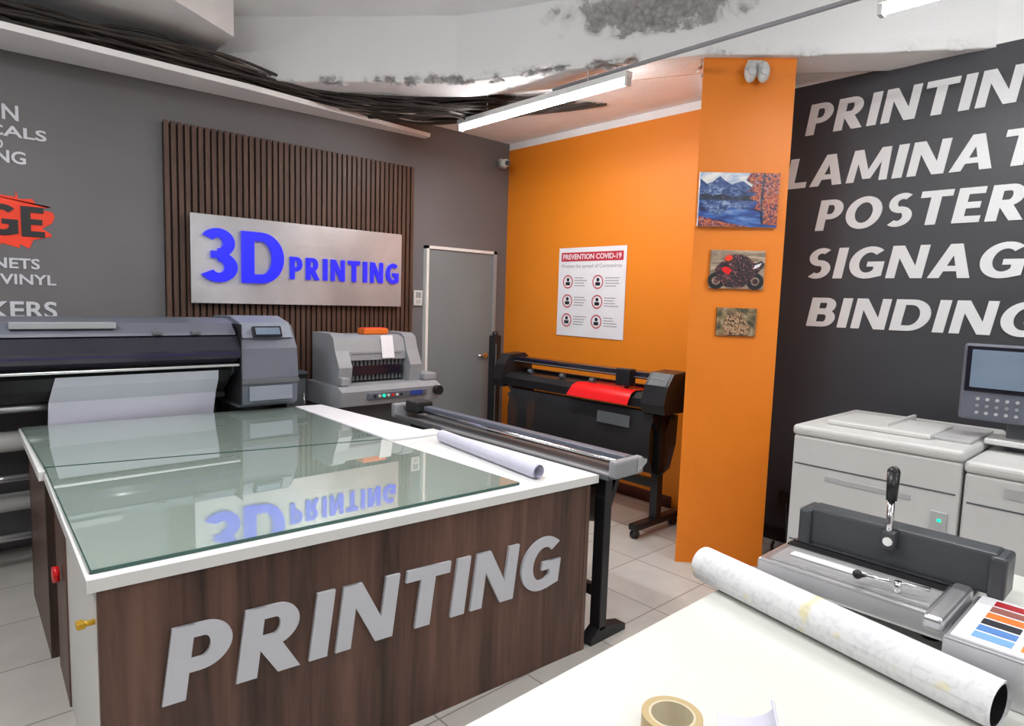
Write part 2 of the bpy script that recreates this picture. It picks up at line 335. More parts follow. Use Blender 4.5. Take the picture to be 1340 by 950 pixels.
def cablepaths(n,seed):
    random.seed(seed);out=[]
    for k in range(n):
        o=random.uniform(-0.13,0.14);z=random.uniform(0.0,0.10);j=lambda s:random.uniform(-s,s)
        out.append([(-2.4,4.38+o,2.85+z),(-0.8,4.38+o+j(.04),2.87+z+j(.02)),(0.3,4.36+o+j(.05),2.88+z+j(.03)),(0.6,4.37+o+j(.06),2.88+z+j(.05)),(0.9,4.38+o+j(.06),2.88+z+j(.05)),(1.4,4.40+o+j(.07),2.89+z+j(.04)),
             (1.9,4.44+o*.8+j(.08),2.90+z*.6+j(.03)),(2.3,4.35+o+j(.15),2.90+j(.04)),(2.6,4.2+1.5*o+j(.18),2.90+j(.05)),(2.9,4.0+2.4*o+j(.15),2.92+j(.05)),(3.2,3.75+2.6*o+j(.15),2.94+j(.04)),(3.45,3.5+3*o,2.99)])
    return out
cb=grp("cable_bundle")
curve("dark_cables",cablepaths(46,2),0.010,CABLE,cb)
curve("pale_cables",cablepaths(8,9),0.007,CABLEW,cb)
random.seed(12)
pp=[]
for k in range(48):
    a=random.uniform(0,1); x=2.0+a*0.9; y=4.45-a*0.60
    pp.append([(x-.15,y+.15,2.95),(x+.1,y-.1+random.uniform(-.2,.1),2.86+random.uniform(-.03,.05)),(x+.4,y-.25+random.uniform(-.2,.15),2.88+random.uniform(-.03,.05)),(x+.7,y-.45+random.uniform(-.1,.1),2.94),(x+.9,y-.7,2.99)])
curve("stray_cables",pp,0.008,CABLE,cb)

# ------------------------------------------------------------------ column
col=grp("column")
prism("shaft",[(3.31,2.08),(3.66,1.71),(4.168,2.00),(4.168,2.60)],'z',0,2.945,ORANGEC,col)
prism("shaft_head",[(3.60,2.28),(3.86,1.98),(4.168,2.06),(4.168,2.58)],'z',2.945,3.02,WHITEP,col)
ang=math.atan2(-0.718,0.696)
def colgrp(name): return grp(name,(3.31,2.08,0),ang)
def ramp_mat(name,stops,scale,stretch,dist=1.0,rough=0.4):
    m=bpy.data.materials.new(name); m.use_nodes=True; nt=m.node_tree; b=nt.nodes["Principled BSDF"]
    tc=nt.nodes.new("ShaderNodeTexCoord"); mp=nt.nodes.new("ShaderNodeMapping"); mp.inputs["Scale"].default_value=stretch; nt.links.new(tc.outputs["Object"],mp.inputs[0])
    n=nt.nodes.new("ShaderNodeTexNoise"); n.inputs["Scale"].default_value=scale; n.inputs["Detail"].default_value=6; n.inputs["Distortion"].default_value=dist; nt.links.new(mp.outputs[0],n.inputs["Vector"])
    r=nt.nodes.new("ShaderNodeValToRGB"); els=r.color_ramp.elements
    while len(els)<len(stops): els.new(0.5)
    for e,(p,c) in zip(els,stops): e.position=p; e.color=c+(1,)
    nt.links.new(n.outputs["Fac"],r.inputs[0]); nt.links.new(r.outputs[0],b.inputs["Base Color"]); b.inputs["Roughness"].default_value=rough
    return m
def blob(name,pts,y,m,parent): return prism(name,pts,'y',y-0.0015,y,m,parent)
def ring(name,cx,cz,r,th,y,m,parent,seg=24,a0=0,a1=2*math.pi):
    vs=[];fs=[]
    for i in range(seg+1):
        a=a0+(a1-a0)*i/seg
        for rr in (r-th,r): vs.append((cx+rr*math.cos(a),y,cz+rr*math.sin(a)))
    for i in range(seg): fs.append((2*i,2*i+1,2*i+3,2*i+2))
    return poly(name,vs,fs,m,parent)
g=colgrp("lake_canvas_print")
WATER=ramp_mat("lake_water_print",[(0.3,(0.006,0.012,0.06)),(0.48,(0.015,0.06,0.28)),(0.60,(0.06,0.16,0.45)),(0.78,(0.30,0.38,0.55))],7,(1,1,5),0.5)
SKYP=ramp_mat("lake_sky_print",[(0.35,(0.30,0.42,0.62)),(0.6,(0.80,0.78,0.75))],8,(1,1,2))
MOUNT=ramp_mat("mountain_print",[(0.3,(0.01,0.02,0.08)),(0.5,(0.04,0.08,0.24)),(0.64,(0.16,0.24,0.42)),(0.78,(0.70,0.74,0.82))],22,(1,1,1.5),2.0)
LEAF=ramp_mat("autumn_leaves_print",[(0.30,(0.02,0.015,0.04)),(0.44,(0.06,0.03,0.07)),(0.50,(0.40,0.05,0.02)),(0.57,(0.60,0.18,0.03)),(0.64,(0.10,0.10,0.25)),(0.75,(0.5,0.5,0.65))],45,(1,1,1),1.5)
PINE=ramp_mat("pine_print",[(0.35,(0.004,0.008,0.02)),(0.6,(0.02,0.04,0.09)),(0.7,(0.3,0.12,0.04))],40,(1,1,1))
box("canvas",0.012,0.452,-0.03,-0.002,2.00,2.30,SKYP,g)
blob("water",[(0.012,2.00),(0.452,2.00),(0.452,2.14),(0.012,2.16)],-0.031,WATER,g)
blob("mountains",[(0.012,2.16),(0.012,2.265),(0.05,2.235),(0.08,2.245),(0.12,2.28),(0.15,2.255),(0.19,2.235),(0.25,2.255),(0.33,2.20),(0.36,2.15)],-0.033,MOUNT,g)
blob("mountain_reflection",[(0.012,2.155),(0.34,2.145),(0.25,2.09),(0.19,2.11),(0.12,2.055),(0.05,2.09)],-0.0325,MOUNT,g)
blob("shore_trees",[(0.012,2.15),(0.012,2.175),(0.05,2.185),(0.09,2.17),(0.14,2.18),(0.2,2.165),(0.27,2.175),(0.34,2.165),(0.34,2.145),(0.012,2.148)],-0.034,PINE,g)
blob("trees",[(0.452,2.01),(0.452,2.30),(0.29,2.30),(0.27,2.26),(0.31,2.235),(0.28,2.20),(0.33,2.185),(0.29,2.16),(0.34,2.14),(0.32,2.10),(0.38,2.08),(0.36,2.02)],-0.035,LEAF,g)
blob("trunk",[(0.365,2.02),(0.375,2.02),(0.362,2.15),(0.372,2.30),(0.362,2.30),(0.352,2.15)],-0.0365,PINE,g)
blob("shore",[(0.012,2.00),(0.30,2.00),(0.16,2.02),(0.10,2.035),(0.012,2.055)],-0.037,LEAF,g)
g=colgrp("motorcycle_canvas_print")
DUST=ramp_mat("dusty_track_print",[(0.3,(0.10,0.07,0.06)),(0.5,(0.33,0.24,0.17)),(0.7,(0.60,0.48,0.36))],7,(1,1,4))
DK=ramp_mat("bike_print",[(0.35,(0.006,0.006,0.01)),(0.55,(0.03,0.02,0.03)),(0.64,(0.35,0.06,0.04)),(0.72,(0.5,0.5,0.5))],60,(1,1,1),2)
box("canvas",0.10,0.405,-0.025,-0.004,1.65,1.868,DUST,g)
def Q(pts): return [(0.245+(a-0.255)*1.22,1.752+(b-1.762)*1.12) for a,b in pts]
for nm,cx in (("front_wheel",0.165),("rear_wheel",0.345)):
    q=Q([(cx,1.71)])[0]; ring(nm,q[0],q[1],0.048,0.024,-0.028,BLACK,g); ring(nm+"_rim",q[0],q[1],0.016,0.016,-0.0285,DK,g)
blob("fairing",Q([(0.17,1.72),(0.155,1.77),(0.19,1.81),(0.25,1.79),(0.30,1.785),(0.37,1.815),(0.385,1.795),(0.33,1.72),(0.29,1.68),(0.21,1.68)]),-0.029,DK,g)
blob("fairing_panel",Q([(0.195,1.755),(0.185,1.775),(0.21,1.782),(0.235,1.765),(0.22,1.74)]),-0.031,RED,g)
blob("tail_panel",Q([(0.30,1.775),(0.37,1.805),(0.36,1.785),(0.31,1.76)]),-0.031,PAPER,g)
blob("rider",Q([(0.20,1.79),(0.21,1.825),(0.235,1.842),(0.27,1.845),(0.31,1.83),(0.34,1.80),(0.33,1.765),(0.30,1.74),(0.27,1.745),(0.28,1.775),(0.25,1.765)]),-0.0325,DK,g)
blob("rider_helmet",Q([(0.198,1.815),(0.202,1.832),(0.215,1.842),(0.232,1.836),(0.234,1.82),(0.215,1.808)]),-0.034,REDP,g)
g=colgrp("wildlife_canvas_print")
FUR=ramp_mat("wildlife_print",[(0.35,(0.03,0.03,0.02)),(0.48,(0.12,0.10,0.05)),(0.6,(0.30,0.20,0.10)),(0.72,(0.45,0.42,0.35))],16,(1,1,1))
FUR2=ramp_mat("animal_coat_print",[(0.40,(0.04,0.02,0.015)),(0.5,(0.36,0.20,0.10)),(0.7,(0.60,0.42,0.27))],70,(1,1,1))
box("canvas",0.155,0.378,-0.022,-0.002,1.38,1.54,FUR,g)
blob("animals",[(0.20,1.385),(0.19,1.44),(0.21,1.49),(0.225,1.515),(0.24,1.50),(0.255,1.50),(0.27,1.525),(0.285,1.50),(0.31,1.475),(0.335,1.44),(0.34,1.385)],-0.024,FUR2,g)
for q in ((0.222,1.47),(0.25,1.465),(0.285,1.46),(0.31,1.45)): sph("eye",(q[0],-0.0255,q[1]),0.005,BLACK,g,(1,0.2,1))
g=colgrp("emergency_light")
box("mounting_plate",0.235,0.325,-0.03,-0.001,2.85,2.915,IVORY,g,0.01)
for i,xx in enumerate((0.245,0.315)):
    sph("lamp_head_%d"%(i+1),(xx,-0.055,2.84),0.036,IVORY,g,(0.95,0.9,1.6))
    cyl("lens_%d"%(i+1),(xx,-0.08,2.835),(xx,-0.092,2.835),0.021,ALU,g)

# ------------------------------------------------------------------ lettering on walls
wl=grp("wall_lettering")
X=4.166
for body,y0,w,z,h in (("PRINTING",1.86,1.30,2.63,0.185),("LAMINATING",1.965,1.80,2.31,0.185),("POSTERS",1.755,1.23,2.035,0.185),("SIGNAGE",1.80,1.29,1.74,0.185),("BINDING",1.765,1.21,1.44,0.18)):
    cut(body.lower(),body,(X,y0,z),(0,-1,0),w,h,LETTERW,wl,shear=0.14,ext=0.002,gap=0.12)
ll=grp("wall_decal_lettering"); Yl=4.646
for body,x1,w,z,h in (("LAMINATION",0.46,0.66,2.455,0.085),("VINYL DECALS",0.585,0.80,2.365,0.06),("AND",0.385,0.12,2.295,0.05),("BRANDING",0.485,0.50,2.22,0.07),
                      ("MAGNETS",0.53,0.42,1.635,0.06),("CAST BLAST VINYL",0.605,0.80,1.545,0.06),("STICKERS",0.605,0.62,1.35,0.10)):
    text(body.lower().replace(" ","_"),body,(x1-w,Yl,z),(1,0,0),w,h,LETTER,ll,offset=0.02,ext=0.002)
random.seed(5)
pts=[]
for i in range(60):
    a=2*math.pi*i/60
    rx=0.50+random.uniform(-0.04,0.05); rz=0.165+random.uniform(-0.03,0.035)
    ca,sa=math.cos(a),math.sin(a)
    pts.append((0.08+rx*math.copysign(abs(ca)**0.6,ca),1.905+rz*math.copysign(abs(sa)**0.7,sa)))
prism("red_splash",pts,'y',4.646,4.649,REDP,ll)
cut("signage","SIGNAGE",(-0.42,4.643,1.82),(1,0,0),0.98,0.17,BLACK,ll,shear=0.0,ext=0.002,gap=0.08)

# ------------------------------------------------------------------ slat panel + sign
sl=grp("slat_wall_panel")
box("backing",1.19,3.09,4.625,4.648,0.75,2.60,SLATB,sl)
n=46; pit=(3.09-1.19)/n
for i in range(n):
    x=1.19+pit*i
    box("slat_%02d"%(i+1),x,x+pit*0.66,4.602,4.626,0.75,2.61,SLAT,sl)
sg=grp("metal_sign")
box("brushed_plate",1.32,2.93,4.55,4.56,1.46,2.045,BRUSH,sg,0.002)
for x in (1.45,2.8):
    for z in (1.55,1.95): cyl("standoff",(x,4.56,z),(x,4.603,z),0.012,CHROME,sg)
cut("big_letters","3D",(1.375,4.538,1.605),(1,0,0),0.56,0.35,BLUE,sg,shear=0,ext=0.012,gap=0.10)
cut("small_letters","PRINTING",(1.985,4.542,1.645),(1,0,0),0.91,0.16,BLUE,sg,shear=0,ext=0.008,gap=0.24)
th=grp("wall_thermostat")
box("case",3.11,3.20,4.63,4.649,1.47,1.60,IVORY,th,0.006); box("display",3.13,3.18,4.626,4.631,1.54,1.585,MGREY,th); box("keys",3.135,3.175,4.626,4.631,1.49,1.52,IVORYD,th)

# ------------------------------------------------------------------ door
dr=grp("door_1")
box("leaf",3.24,3.97,4.615,4.645,0.0,1.96,DOORM,dr,0.003)
box("frame_left",3.215,3.24,4.60,4.648,0,1.985,WLAM,dr); box("frame_right",3.97,4.01,4.60,4.648,0,1.985,MGREY,dr); box("frame_head",3.215,4.01,4.60,4.648,1.96,1.985,WLAM,dr)
cyl("handle_rose",(3.90,4.615,1.02),(3.90,4.60,1.02),0.025,CHROME,dr); cyl("handle_lever",(3.90,4.59,1.02),(3.80,4.59,1.02),0.009,CHROME,dr)
cc=grp("security_camera")
box("bracket",4.03,4.10,4.60,4.649,2.76,2.84,IVORY,cc,0.008); cyl("body",(4.03,4.60,2.79),(3.96,4.46,2.77),0.036,IVORY,cc); sph("nose",(3.955,4.45,2.768),0.035,IVORY,cc); cyl("lens",(3.95,4.435,2.765),(3.935,4.408,2.76),0.022,BLACKG,cc)
bs=grp("roller_stand")
box("upright",3.80,3.88,4.36,4.44,0.04,1.22,BLACK,bs,0.006); box("foot",3.70,3.94,4.28,4.52,0.0,0.04,BLACK,bs,0.005); box("slot",3.81,3.82,4.352,4.362,0.2,1.15,MGREYD,bs); sph("knob",(3.84,4.40,1.23),0.03,BLACK,bs)

# ------------------------------------------------------------------ covid poster
po=grp("health_poster",(4.166,3.945,1.25),-math.pi/2)
box("sheet",0,0.735,-0.004,0.0,0,0.755,PAPER,po)
HR=mat("poster_header_red",(0.50,0.03,0.05),0.5); PG=mat("poster_text_grey",(0.30,0.30,0.33),0.6)
box("header",0.03,0.705,-0.006,-0.004,0.64,0.715,HR,po)
text("title","PREVENTION COVID-19",(0.05,-0.0068,0.655),(1,0,0),0.635,0.045,PAPER,po,offset=0.02,ext=0.0005)
text("subtitle","Prevent the spread of Coronavirus",(0.04,-0.0048,0.575),(1,0,0),0.65,0.04,PG,po,offset=0.0,ext=0.0005)
for r_ in range(3):
    for c_ in range(2):
        cx=0.115+0.335*c_; cz=0.465-0.165*r_
        ring("icon_ring",cx,cz,0.058,0.010,-0.0055,HR,po)
        sph("icon_head",(cx,-0.005,cz+0.018),0.016,BLACK,po,(1,0.1,1)); box("icon_body",cx-0.026,cx+0.024,-0.006,-0.004,cz-0.03,cz-0.002,BLACK,po,0.0009)
        for k in range(4): box("text_line",cx+0.075,cx+0.075+random.uniform(0.09,0.15),-0.005,-0.004,cz+0.03-0.022*k,cz+0.037-0.022*k,PG,po)

# ------------------------------------------------------------------ front counter
T=0.80
def panel(name,a,b,t,z0,z1,m,parent):
    a=Vector(a);b=Vector(b);d=(b-a).normalized();n=Vector((-d.y,d.x))*t
    return prism(name,[tuple(a),tuple(b),tuple(b+n),tuple(a+n)],'z',z0,z1,m,parent)
ft=grp("front_counter")
FA,FD,FC,FB=(0.285,1.885),(2.155,1.755),(2.14,2.97),(0.34,3.10)
prism("top",[FA,FD,FC,FB],'z',T-0.035,T,WLAM,ft)
pa,pd,pc,pb=(0.31,1.905),(2.13,1.778),(2.115,2.945),(0.365,3.075)
panel("front_panel",pa,pd,0.025,0.0,T-0.035,WOOD,ft)
panel("right_panel",pd,pc,0.025,0.0,T-0.035,WOOD,ft)
panel("back_panel",pc,pb,0.025,0.0,T-0.035,WOOD,ft)
pm=(0.31+0.055*0.7,1.905+1.17*0.7)
panel("left_post",pb,pm,0.025,0.0,T-0.035,WOOD,ft)
panel("left_panel",(pm[0]+.006,pm[1]),(pa[0]+.006,pa[1]+.026),0.02,0.0,T-0.035,WLAM,ft)
dxx=Vector((FD[0]-FA[0],FD[1]-FA[1],0)).normalized()
cut("lettering","PRINTING",(0.452,1.888,0.388),(dxx.x,dxx.y,-0.022),1.52,0.218,LETTER,ft,shear=0.12,ext=0.006,gap=0.12)
cyl("latch",(0.32,2.00,0.635),(0.285,2.00,0.635),0.008,YELLOW,ft); box("latch_tab",0.275,0.295,1.985,2.015,0.627,0.645,YELLOW,ft,0.003)
cyl("red_button",(0.345,2.85,0.47),(0.325,2.85,0.47),0.03,RED,ft)
def glass(name,q,z):
    g=grp(name); prism("pane",q,'z',z,z+0.010,GLASS,g)
    c=Vector((sum(p[0] for p in q)/4,sum(p[1] for p in q)/4))
    q2=[tuple(c+(Vector(p)-c)*1.002) for p in q]
    for i in range(4):
        a=Vector(q2[i]);b=Vector(q2[(i+1)%4]);panel("edge_%d"%(i+1),a,b,-0.0025,z-0.0002,z+0.0098,GEDGE,g)
glass("glass_cutting_top",[(0.302,1.925),(1.765,1.852),(1.735,2.838),(0.350,3.145)],T+0.001)
rt=grp("rear_counter")
RA,RD,RC,RB=(0.325,3.125),(1.93,3.005),(1.97,4.03),(0.355,4.15)
prism("top",[RA,RD,RC,RB],'z',T-0.035,T,WLAM,rt)
panel("front_panel",(0.345,3.145),(1.91,3.03),0.02,0,T-0.035,WOOD,rt); panel("right_panel",(1.91,3.03),(1.94,3.75),0.02,0,T-0.035,WOOD,rt)
panel("back_panel",(1.94,3.75),(0.365,3.88),0.02,0,T-0.035,WOOD,rt); panel("left_panel",(0.365,3.88),(0.345,3.145),0.02,0,T-0.035,WOOD,rt)
glass("glass_cutting_top.001",[(0.350,3.165),(1.737,2.858),(1.765,4.0),(0.365,4.12)],T+0.001)
fb=grp("foam_board")
prism("board",[(1.755,2.82),(2.05,2.80),(1.95,3.98),(1.78,4.0)],'z',T+0.002,T+0.012,PAPER,fb)
def paper_roll(name,p0,p1,r,layers=4,inner=0.7,m=None):
    m=m or PAPER
    g=grp(name); p0=Vector(p0);p1=Vector(p1);d=(p1-p0).normalized();u=Vector((0,0,1));s=d.cross(u).normalized()
    vs=[];fs=[];N=layers*28
    for i in range(N+1):
        a=2*math.pi*i/28; rr=r*(inner+(1-inner)*i/N)
        off=s*math.cos(a)*rr+u*math.sin(a)*rr
        jit=0.004*math.sin(i*0.13)
        vs.append(p0+off+d*jit); vs.append(p1+off-d*jit)
    for i in range(N): fs.append((2*i,2*i+1,2*i+3,2*i+2))
    poly("sheet",vs,fs,m,g,True); return g
paper_roll("paper_roll",(1.975,2.66,T+0.0335),(1.885,1.86,T+0.0335),0.032,m=LILAC)

# ------------------------------------------------------------------ large format printer
lp=grp("large_format_printer")
xL=-1.2
prism("body",[(4.56,1.0),(4.56,1.30),(4.48,1.37),(4.20,1.375),(4.08,1.35),(4.05,1.22),(4.05,1.05),(4.15,1.0)],'x',xL,1.42,BGREY,lp)
prism("top_lid",[(4.47,1.372),(4.20,1.377),(4.06,1.352),(3.99,1.30),(3.985,1.285),(4.06,1.33),(4.20,1.355),(4.47,1.352)],'x',xL+0.02,1.40,BGREY,lp)
prism("front_cover",[(4.06,1.305),(3.985,1.275),(3.93,1.20),(3.93,1.15),(3.97,1.125),(4.06,1.12)],'x',xL,1.41,SMOKE,lp)
box("cover_trim",xL,1.41,3.945,4.05,1.098,1.112,ALU,lp,0.003)
box("purple_strip",xL,1.40,3.928,3.932,1.175,1.185,mat("violet_strip",(0.02,0.015,0.07),0.2),lp)
box("label_panel",0.32,0.78,3.995,4.05,1.325,1.36,MGREY,lp,0.004)
for x in (0.15,0.95,1.15): box("lid_clip",x,x+0.05,3.975,4.02,1.29,1.31,MGREYD,lp,0.004)
prism("under_tray",[(4.50,1.0),(4.02,1.095),(3.99,1.07),(4.05,1.0),(4.15,0.93),(4.50,0.90)],'x',xL,1.38,BLACK,lp)
prism("control_head",[(4.58,0.84),(4.58,1.30),(4.50,1.37),(4.20,1.375),(4.04,1.34),(3.95,1.20),(3.93,1.02),(3.95,0.86),(4.0,0.835)],'x',1.42,1.77,BGREY,lp)
prism("control_head_lid",[(4.50,1.371),(4.20,1.378),(4.04,1.343),(3.985,1.26),(3.975,1.265),(4.03,1.355),(4.20,1.392),(4.50,1.383)],'x',1.44,1.75,BGREYL,lp)
box("display_bezel",1.50,1.68,3.968,3.992,1.265,1.335,BLACKG,lp,0.004,rot=(math.radians(-28),'X')); box("display",1.515,1.665,3.962,3.985,1.28,1.325,SCREEN,lp,rot=(math.radians(-28),'X'))
box("head_band",1.415,1.775,3.922,3.96,0.985,1.01,MGREYD,lp,0.003); box("ink_door",1.46,1.73,3.925,3.935,0.88,0.97,BGREYL,lp,0.003)
box("head_groove",1.412,1.418,3.93,4.5,0.86,1.35,BLACK,lp)
poly("printed_sheet",[(0.50,3.985,1.075),(1.30,3.985,1.075),(1.31,4.02,1.02),(0.49,4.02,1.02),(0.48,4.10,0.93),(1.32,4.10,0.93),(1.32,4.24,0.55),(0.48,4.24,0.55)],[(0,3,2,1),(3,4,5,2),(4,7,6,5)],LILAC,lp)
for nm,y,z,r,m in (("front_bar",4.20,0.90,0.022,ALU),("media_roll",4.34,0.70,0.055,IVORY),("tension_bar",4.24,0.52,0.018,ALU),("lower_roll",4.36,0.36,0.05,IVORY),("foot_bar",4.30,0.18,0.02,ALU)):
    cyl(nm,(xL+0.1,y,z),(1.40,y,z),r,m,lp)
for i,x in enumerate((-1.05,0.12,1.44)):
    box("leg_%d"%(i+1),x,x+0.05,4.36,4.46,0.06,0.95,BLACK,lp,0.004); box("foot_%d"%(i+1),x-0.01,x+0.06,4.24,4.60,0.05,0.10,BLACK,lp,0.006)
    for y in (4.28,4.56): cyl("caster",(x+0.005,y,0.028),(x+0.045,y,0.028),0.028,BLACK,lp)
bk=grp("black_storage_cabinet")
box("carcass",1.84,2.0,4.30,4.57,0,0.98,BLACK,bk,0.006); box("lid",1.835,2.005,4.29,4.575,0.98,1.0,MGREYD,bk,0.005); box("door",1.85,1.99,4.292,4.30,0.05,0.95,MGREYD,bk,0.003); cyl("door_handle",(1.97,4.28,0.7),(1.97,4.28,0.85),0.006,CHROME,bk)

# ------------------------------------------------------------------ electric paper cutter
gc=grp("electric_paper_cutter")
box("cabinet",2.14,2.76,4.05,4.38,0.0,0.78,MGREYD,gc,0.01)
prism("table",[(3.86,0.80),(3.84,0.90),(3.90,0.93),(4.38,0.93),(4.38,0.78),(3.95,0.78)],'x',2.03,2.83,MGREY,gc)
box("control_strip",2.22,2.70,3.832,3.85,0.84,0.885,BGREY,gc,0.003,rot=(math.radians(10),'X'))
for i in range(7): cyl("button",(2.27+0.035*i,3.838,0.862),(2.27+0.035*i,3.822,0.862),0.009,[BLACK,IVORY,GREEN,IVORY,RED,IVORY,BLACK][i],gc)
box("readout",2.56,2.66,3.826,3.836,0.85,0.88,mat("blue_readout",(0.03,0.06,0.3),0.2),gc)
CK=[(3.98,0.93),(3.96,1.05),(4.02,1.16),(4.05,1.25),(4.10,1.275),(4.36,1.275),(4.36,0.93)]
prism("cheek_left",CK,'x',2.07,2.17,MGREY,gc)
prism("cheek_right",CK,'x',2.64,2.74,MGREY,gc)
prism("hood",[(4.03,1.09),(4.03,1.15),(4.06,1.24),(4.12,1.262),(4.34,1.262),(4.34,1.09)],'x',2.17,2.64,MGREY,gc)
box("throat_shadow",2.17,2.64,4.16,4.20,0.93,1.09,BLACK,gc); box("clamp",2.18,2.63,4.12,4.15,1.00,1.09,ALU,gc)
for i in range(14): box("clamp_finger",2.185+0.032*i,2.203+0.032*i,4.05,4.075,0.945,1.09,MGREYD,gc)
box("blade_guard",2.19,2.62,4.035,4.04,0.985,1.05,BLACKG,gc)
box("side_wing",2.74,2.85,3.92,4.34,0.93,0.985,MGREY,gc,0.012); box("fence",2.06,2.12,3.90,3.97,0.93,0.99,MGREY,gc,0.01)
cyl("hand_wheel",(2.79,3.84,0.87),(2.79,3.80,0.87),0.035,BLACK,gc)
for z in (1.13,1.17,1.21): box("hood_groove",2.20,2.60,4.029+(z-1.13)*0.33,4.045+(z-1.13)*0.33,z,z+0.006,MGREYD,gc)
poly("notice_sheet",[(2.44,4.018,1.10),(2.54,4.018,1.10),(2.54,4.052,1.262),(2.44,4.052,1.262)],[(0,1,2,3)],PAPER,gc)
ob=grp("orange_tool_box"); box("case",2.36,2.56,4.14,4.24,1.264,1.305,mat("orange_plastic",(0.75,0.16,0.02),0.4),ob,0.006); box("lid",2.37,2.55,4.15,4.23,1.302,1.31,REDP,ob,0.003)

# ------------------------------------------------------------------ rotary trimmer on stand
tm=grp("rotary_trimmer")
box("bed",2.175,2.36,1.72,3.42,0.775,0.80,MGREYD,tm,0.004)
box("bed_edge",2.175,2.19,1.71,3.43,0.80,0.812,ALU,tm)
box("rail",2.27,2.325,1.71,3.43,0.835,0.875,BGREY,tm,0.006); cyl("guide_rod",(2.24,1.70,0.852),(2.24,3.43,0.852),0.009,CHROME,tm)
box("near_end_cap",2.17,2.37,1.675,1.72,0.79,0.87,MGREY,tm,0.012); box("far_end_cap",2.17,2.38,3.42,3.47,0.785,0.875,MGREY,tm,0.012)
prism("end_wing",[(2.32,0.80),(2.385,0.84),(2.385,0.855),(2.32,0.87)],'y',1.67,1.76,ALU,tm)
box("cutting_head",2.21,2.34,3.25,3.37,0.83,0.905,BLACK,tm,0.012)
for i,y in enumerate((1.80,3.30)):
    box("leg_%d"%(i+1),2.225,2.275,y-0.03,y+0.03,0.05,0.775,BLACK,tm,0.004)
    prism("brace_%d"%(i+1),[(2.275,0.60),(2.35,0.775),(2.32,0.775),(2.275,0.66)],'y',y-0.02,y+0.02,BLACK,tm)
    prism("foot_%d"%(i+1),[(2.17,0.0),(2.17,0.03),(2.225,0.065),(2.28,0.065),(2.42,0.03),(2.42,0.0)],'y',y-0.03,y+0.03,BLACK,tm)
box("crossbar",2.235,2.265,1.80,3.30,0.20,0.25,BLACK,tm)
poly("catch_cloth",[(2.18,1.86,0.775),(2.18,3.25,0.775),(2.22,3.25,0.55),(2.22,1.86,0.55),(2.34,3.25,0.52),(2.34,1.86,0.52),(2.36,3.25,0.775),(2.36,1.86,0.775)],[(0,1,2,3),(3,2,4,5),(5,4,6,7)],CLOTH,tm)

# ------------------------------------------------------------------ vinyl cutter
vp=grp("vinyl_cutting_plotter")
yA,yB=2.36,3.90
prism("platen",[(3.50,0.86),(3.50,0.92),(3.55,0.955),(3.78,0.955),(3.80,0.86)],'y',yA,yB,BLACK,vp)
box("top_rail",3.60,3.72,yA,yB,1.035,1.085,BLACKG,vp,0.012); box("rear_rail",3.74,3.78,yA,yB,0.95,0.98,BLACK,vp); box("silver_track",3.596,3.60,yA,yB,1.045,1.052,ALU,vp)
EC=[(3.48,0.84),(3.46,0.90),(3.50,1.02),(3.56,1.10),(3.72,1.11),(3.80,1.06),(3.82,0.90),(3.80,0.84)]
prism("near_end_housing",EC,'y',2.32,2.50,BLACK,vp); prism("far_end_housing",EC,'y',3.88,3.99,BLACK,vp)
poly("control_panel",[(3.497,2.34,1.022),(3.497,2.48,1.022),(3.557,2.48,1.101),(3.557,2.34,1.101)],[(0,1,2,3)],MGREYD,vp)
for y in (2.38,2.42,2.45): sph("panel_key",(3.525,y,1.062),0.006,IVORYD,vp)
box("carriage",3.54,3.62,2.66,2.78,0.98,1.10,BLACK,vp,0.01); cyl("blade_holder",(3.56,2.72,0.95),(3.56,2.72,1.04),0.012,ALU,vp)
for y in (2.75,3.05,3.35,3.7): cyl("pinch_roller",(3.62,y-.02,0.975),(3.62,y+.02,0.975),0.02,MGREYD,vp)
for i,y in enumerate((2.47,3.82)):
    box("leg_%d"%(i+1),3.62,3.68,y-0.03,y+0.03,0.08,0.86,BLACK,vp,0.005)
    box("foot_%d"%(i+1),3.40,3.90,y-0.035,y+0.035,0.055,0.10,BLACK,vp,0.01)
    for x in (3.43,3.87): cyl("caster",(x,y-.02,0.028),(x,y+.02,0.028),0.028,BLACK,vp)
    prism("bracket_%d"%(i+1),[(3.50,0.86),(3.80,0.86),(3.70,0.70),(3.60,0.70)],'y',y-0.02,y+0.02,BLACK,vp)
box("stretcher",3.63,3.67,2.47,3.82,0.30,0.36,BLACK,vp)
for x,z in ((3.53,0.78),(3.78,0.78)): cyl("media_roller",(x,2.45,z),(x,3.85,z),0.018,MGREYD,vp)
vs=[];fs=[]
prof2=[(3.50,0.84),(3.47,0.70),(3.47,0.55),(3.52,0.44),(3.62,0.40),(3.72,0.44),(3.78,0.6),(3.79,0.8)]
for (x,z) in prof2: vs+= [(x,2.42,z),(x,3.80,z)]
for i in range(len(prof2)-1): fs.append((2*i,2*i+1,2*i+3,2*i+2))
poly("catch_basket",vs,fs,CLOTH,vp,True)
vs=[];fs=[]
prof3=[(3.76,0.962),(3.62,0.960),(3.54,0.966),(3.49,0.945),(3.465,0.905),(3.45,0.872)]
for k,(x,z) in enumerate(prof3): vs+=[(x,2.60,z),(x,3.10+0.01*k,z)]
for i in range(len(prof3)-1): fs.append((2*i,2*i+1,2*i+3,2*i+2))
poly("red_vinyl_sheet",vs,fs,RED,vp,True)
poly("sample_print",[(3.462,2.58,0.80),(3.462,2.86,0.80),(3.458,2.86,0.72),(3.458,2.58,0.72)],[(0,1,2,3)],MGREYD,vp)

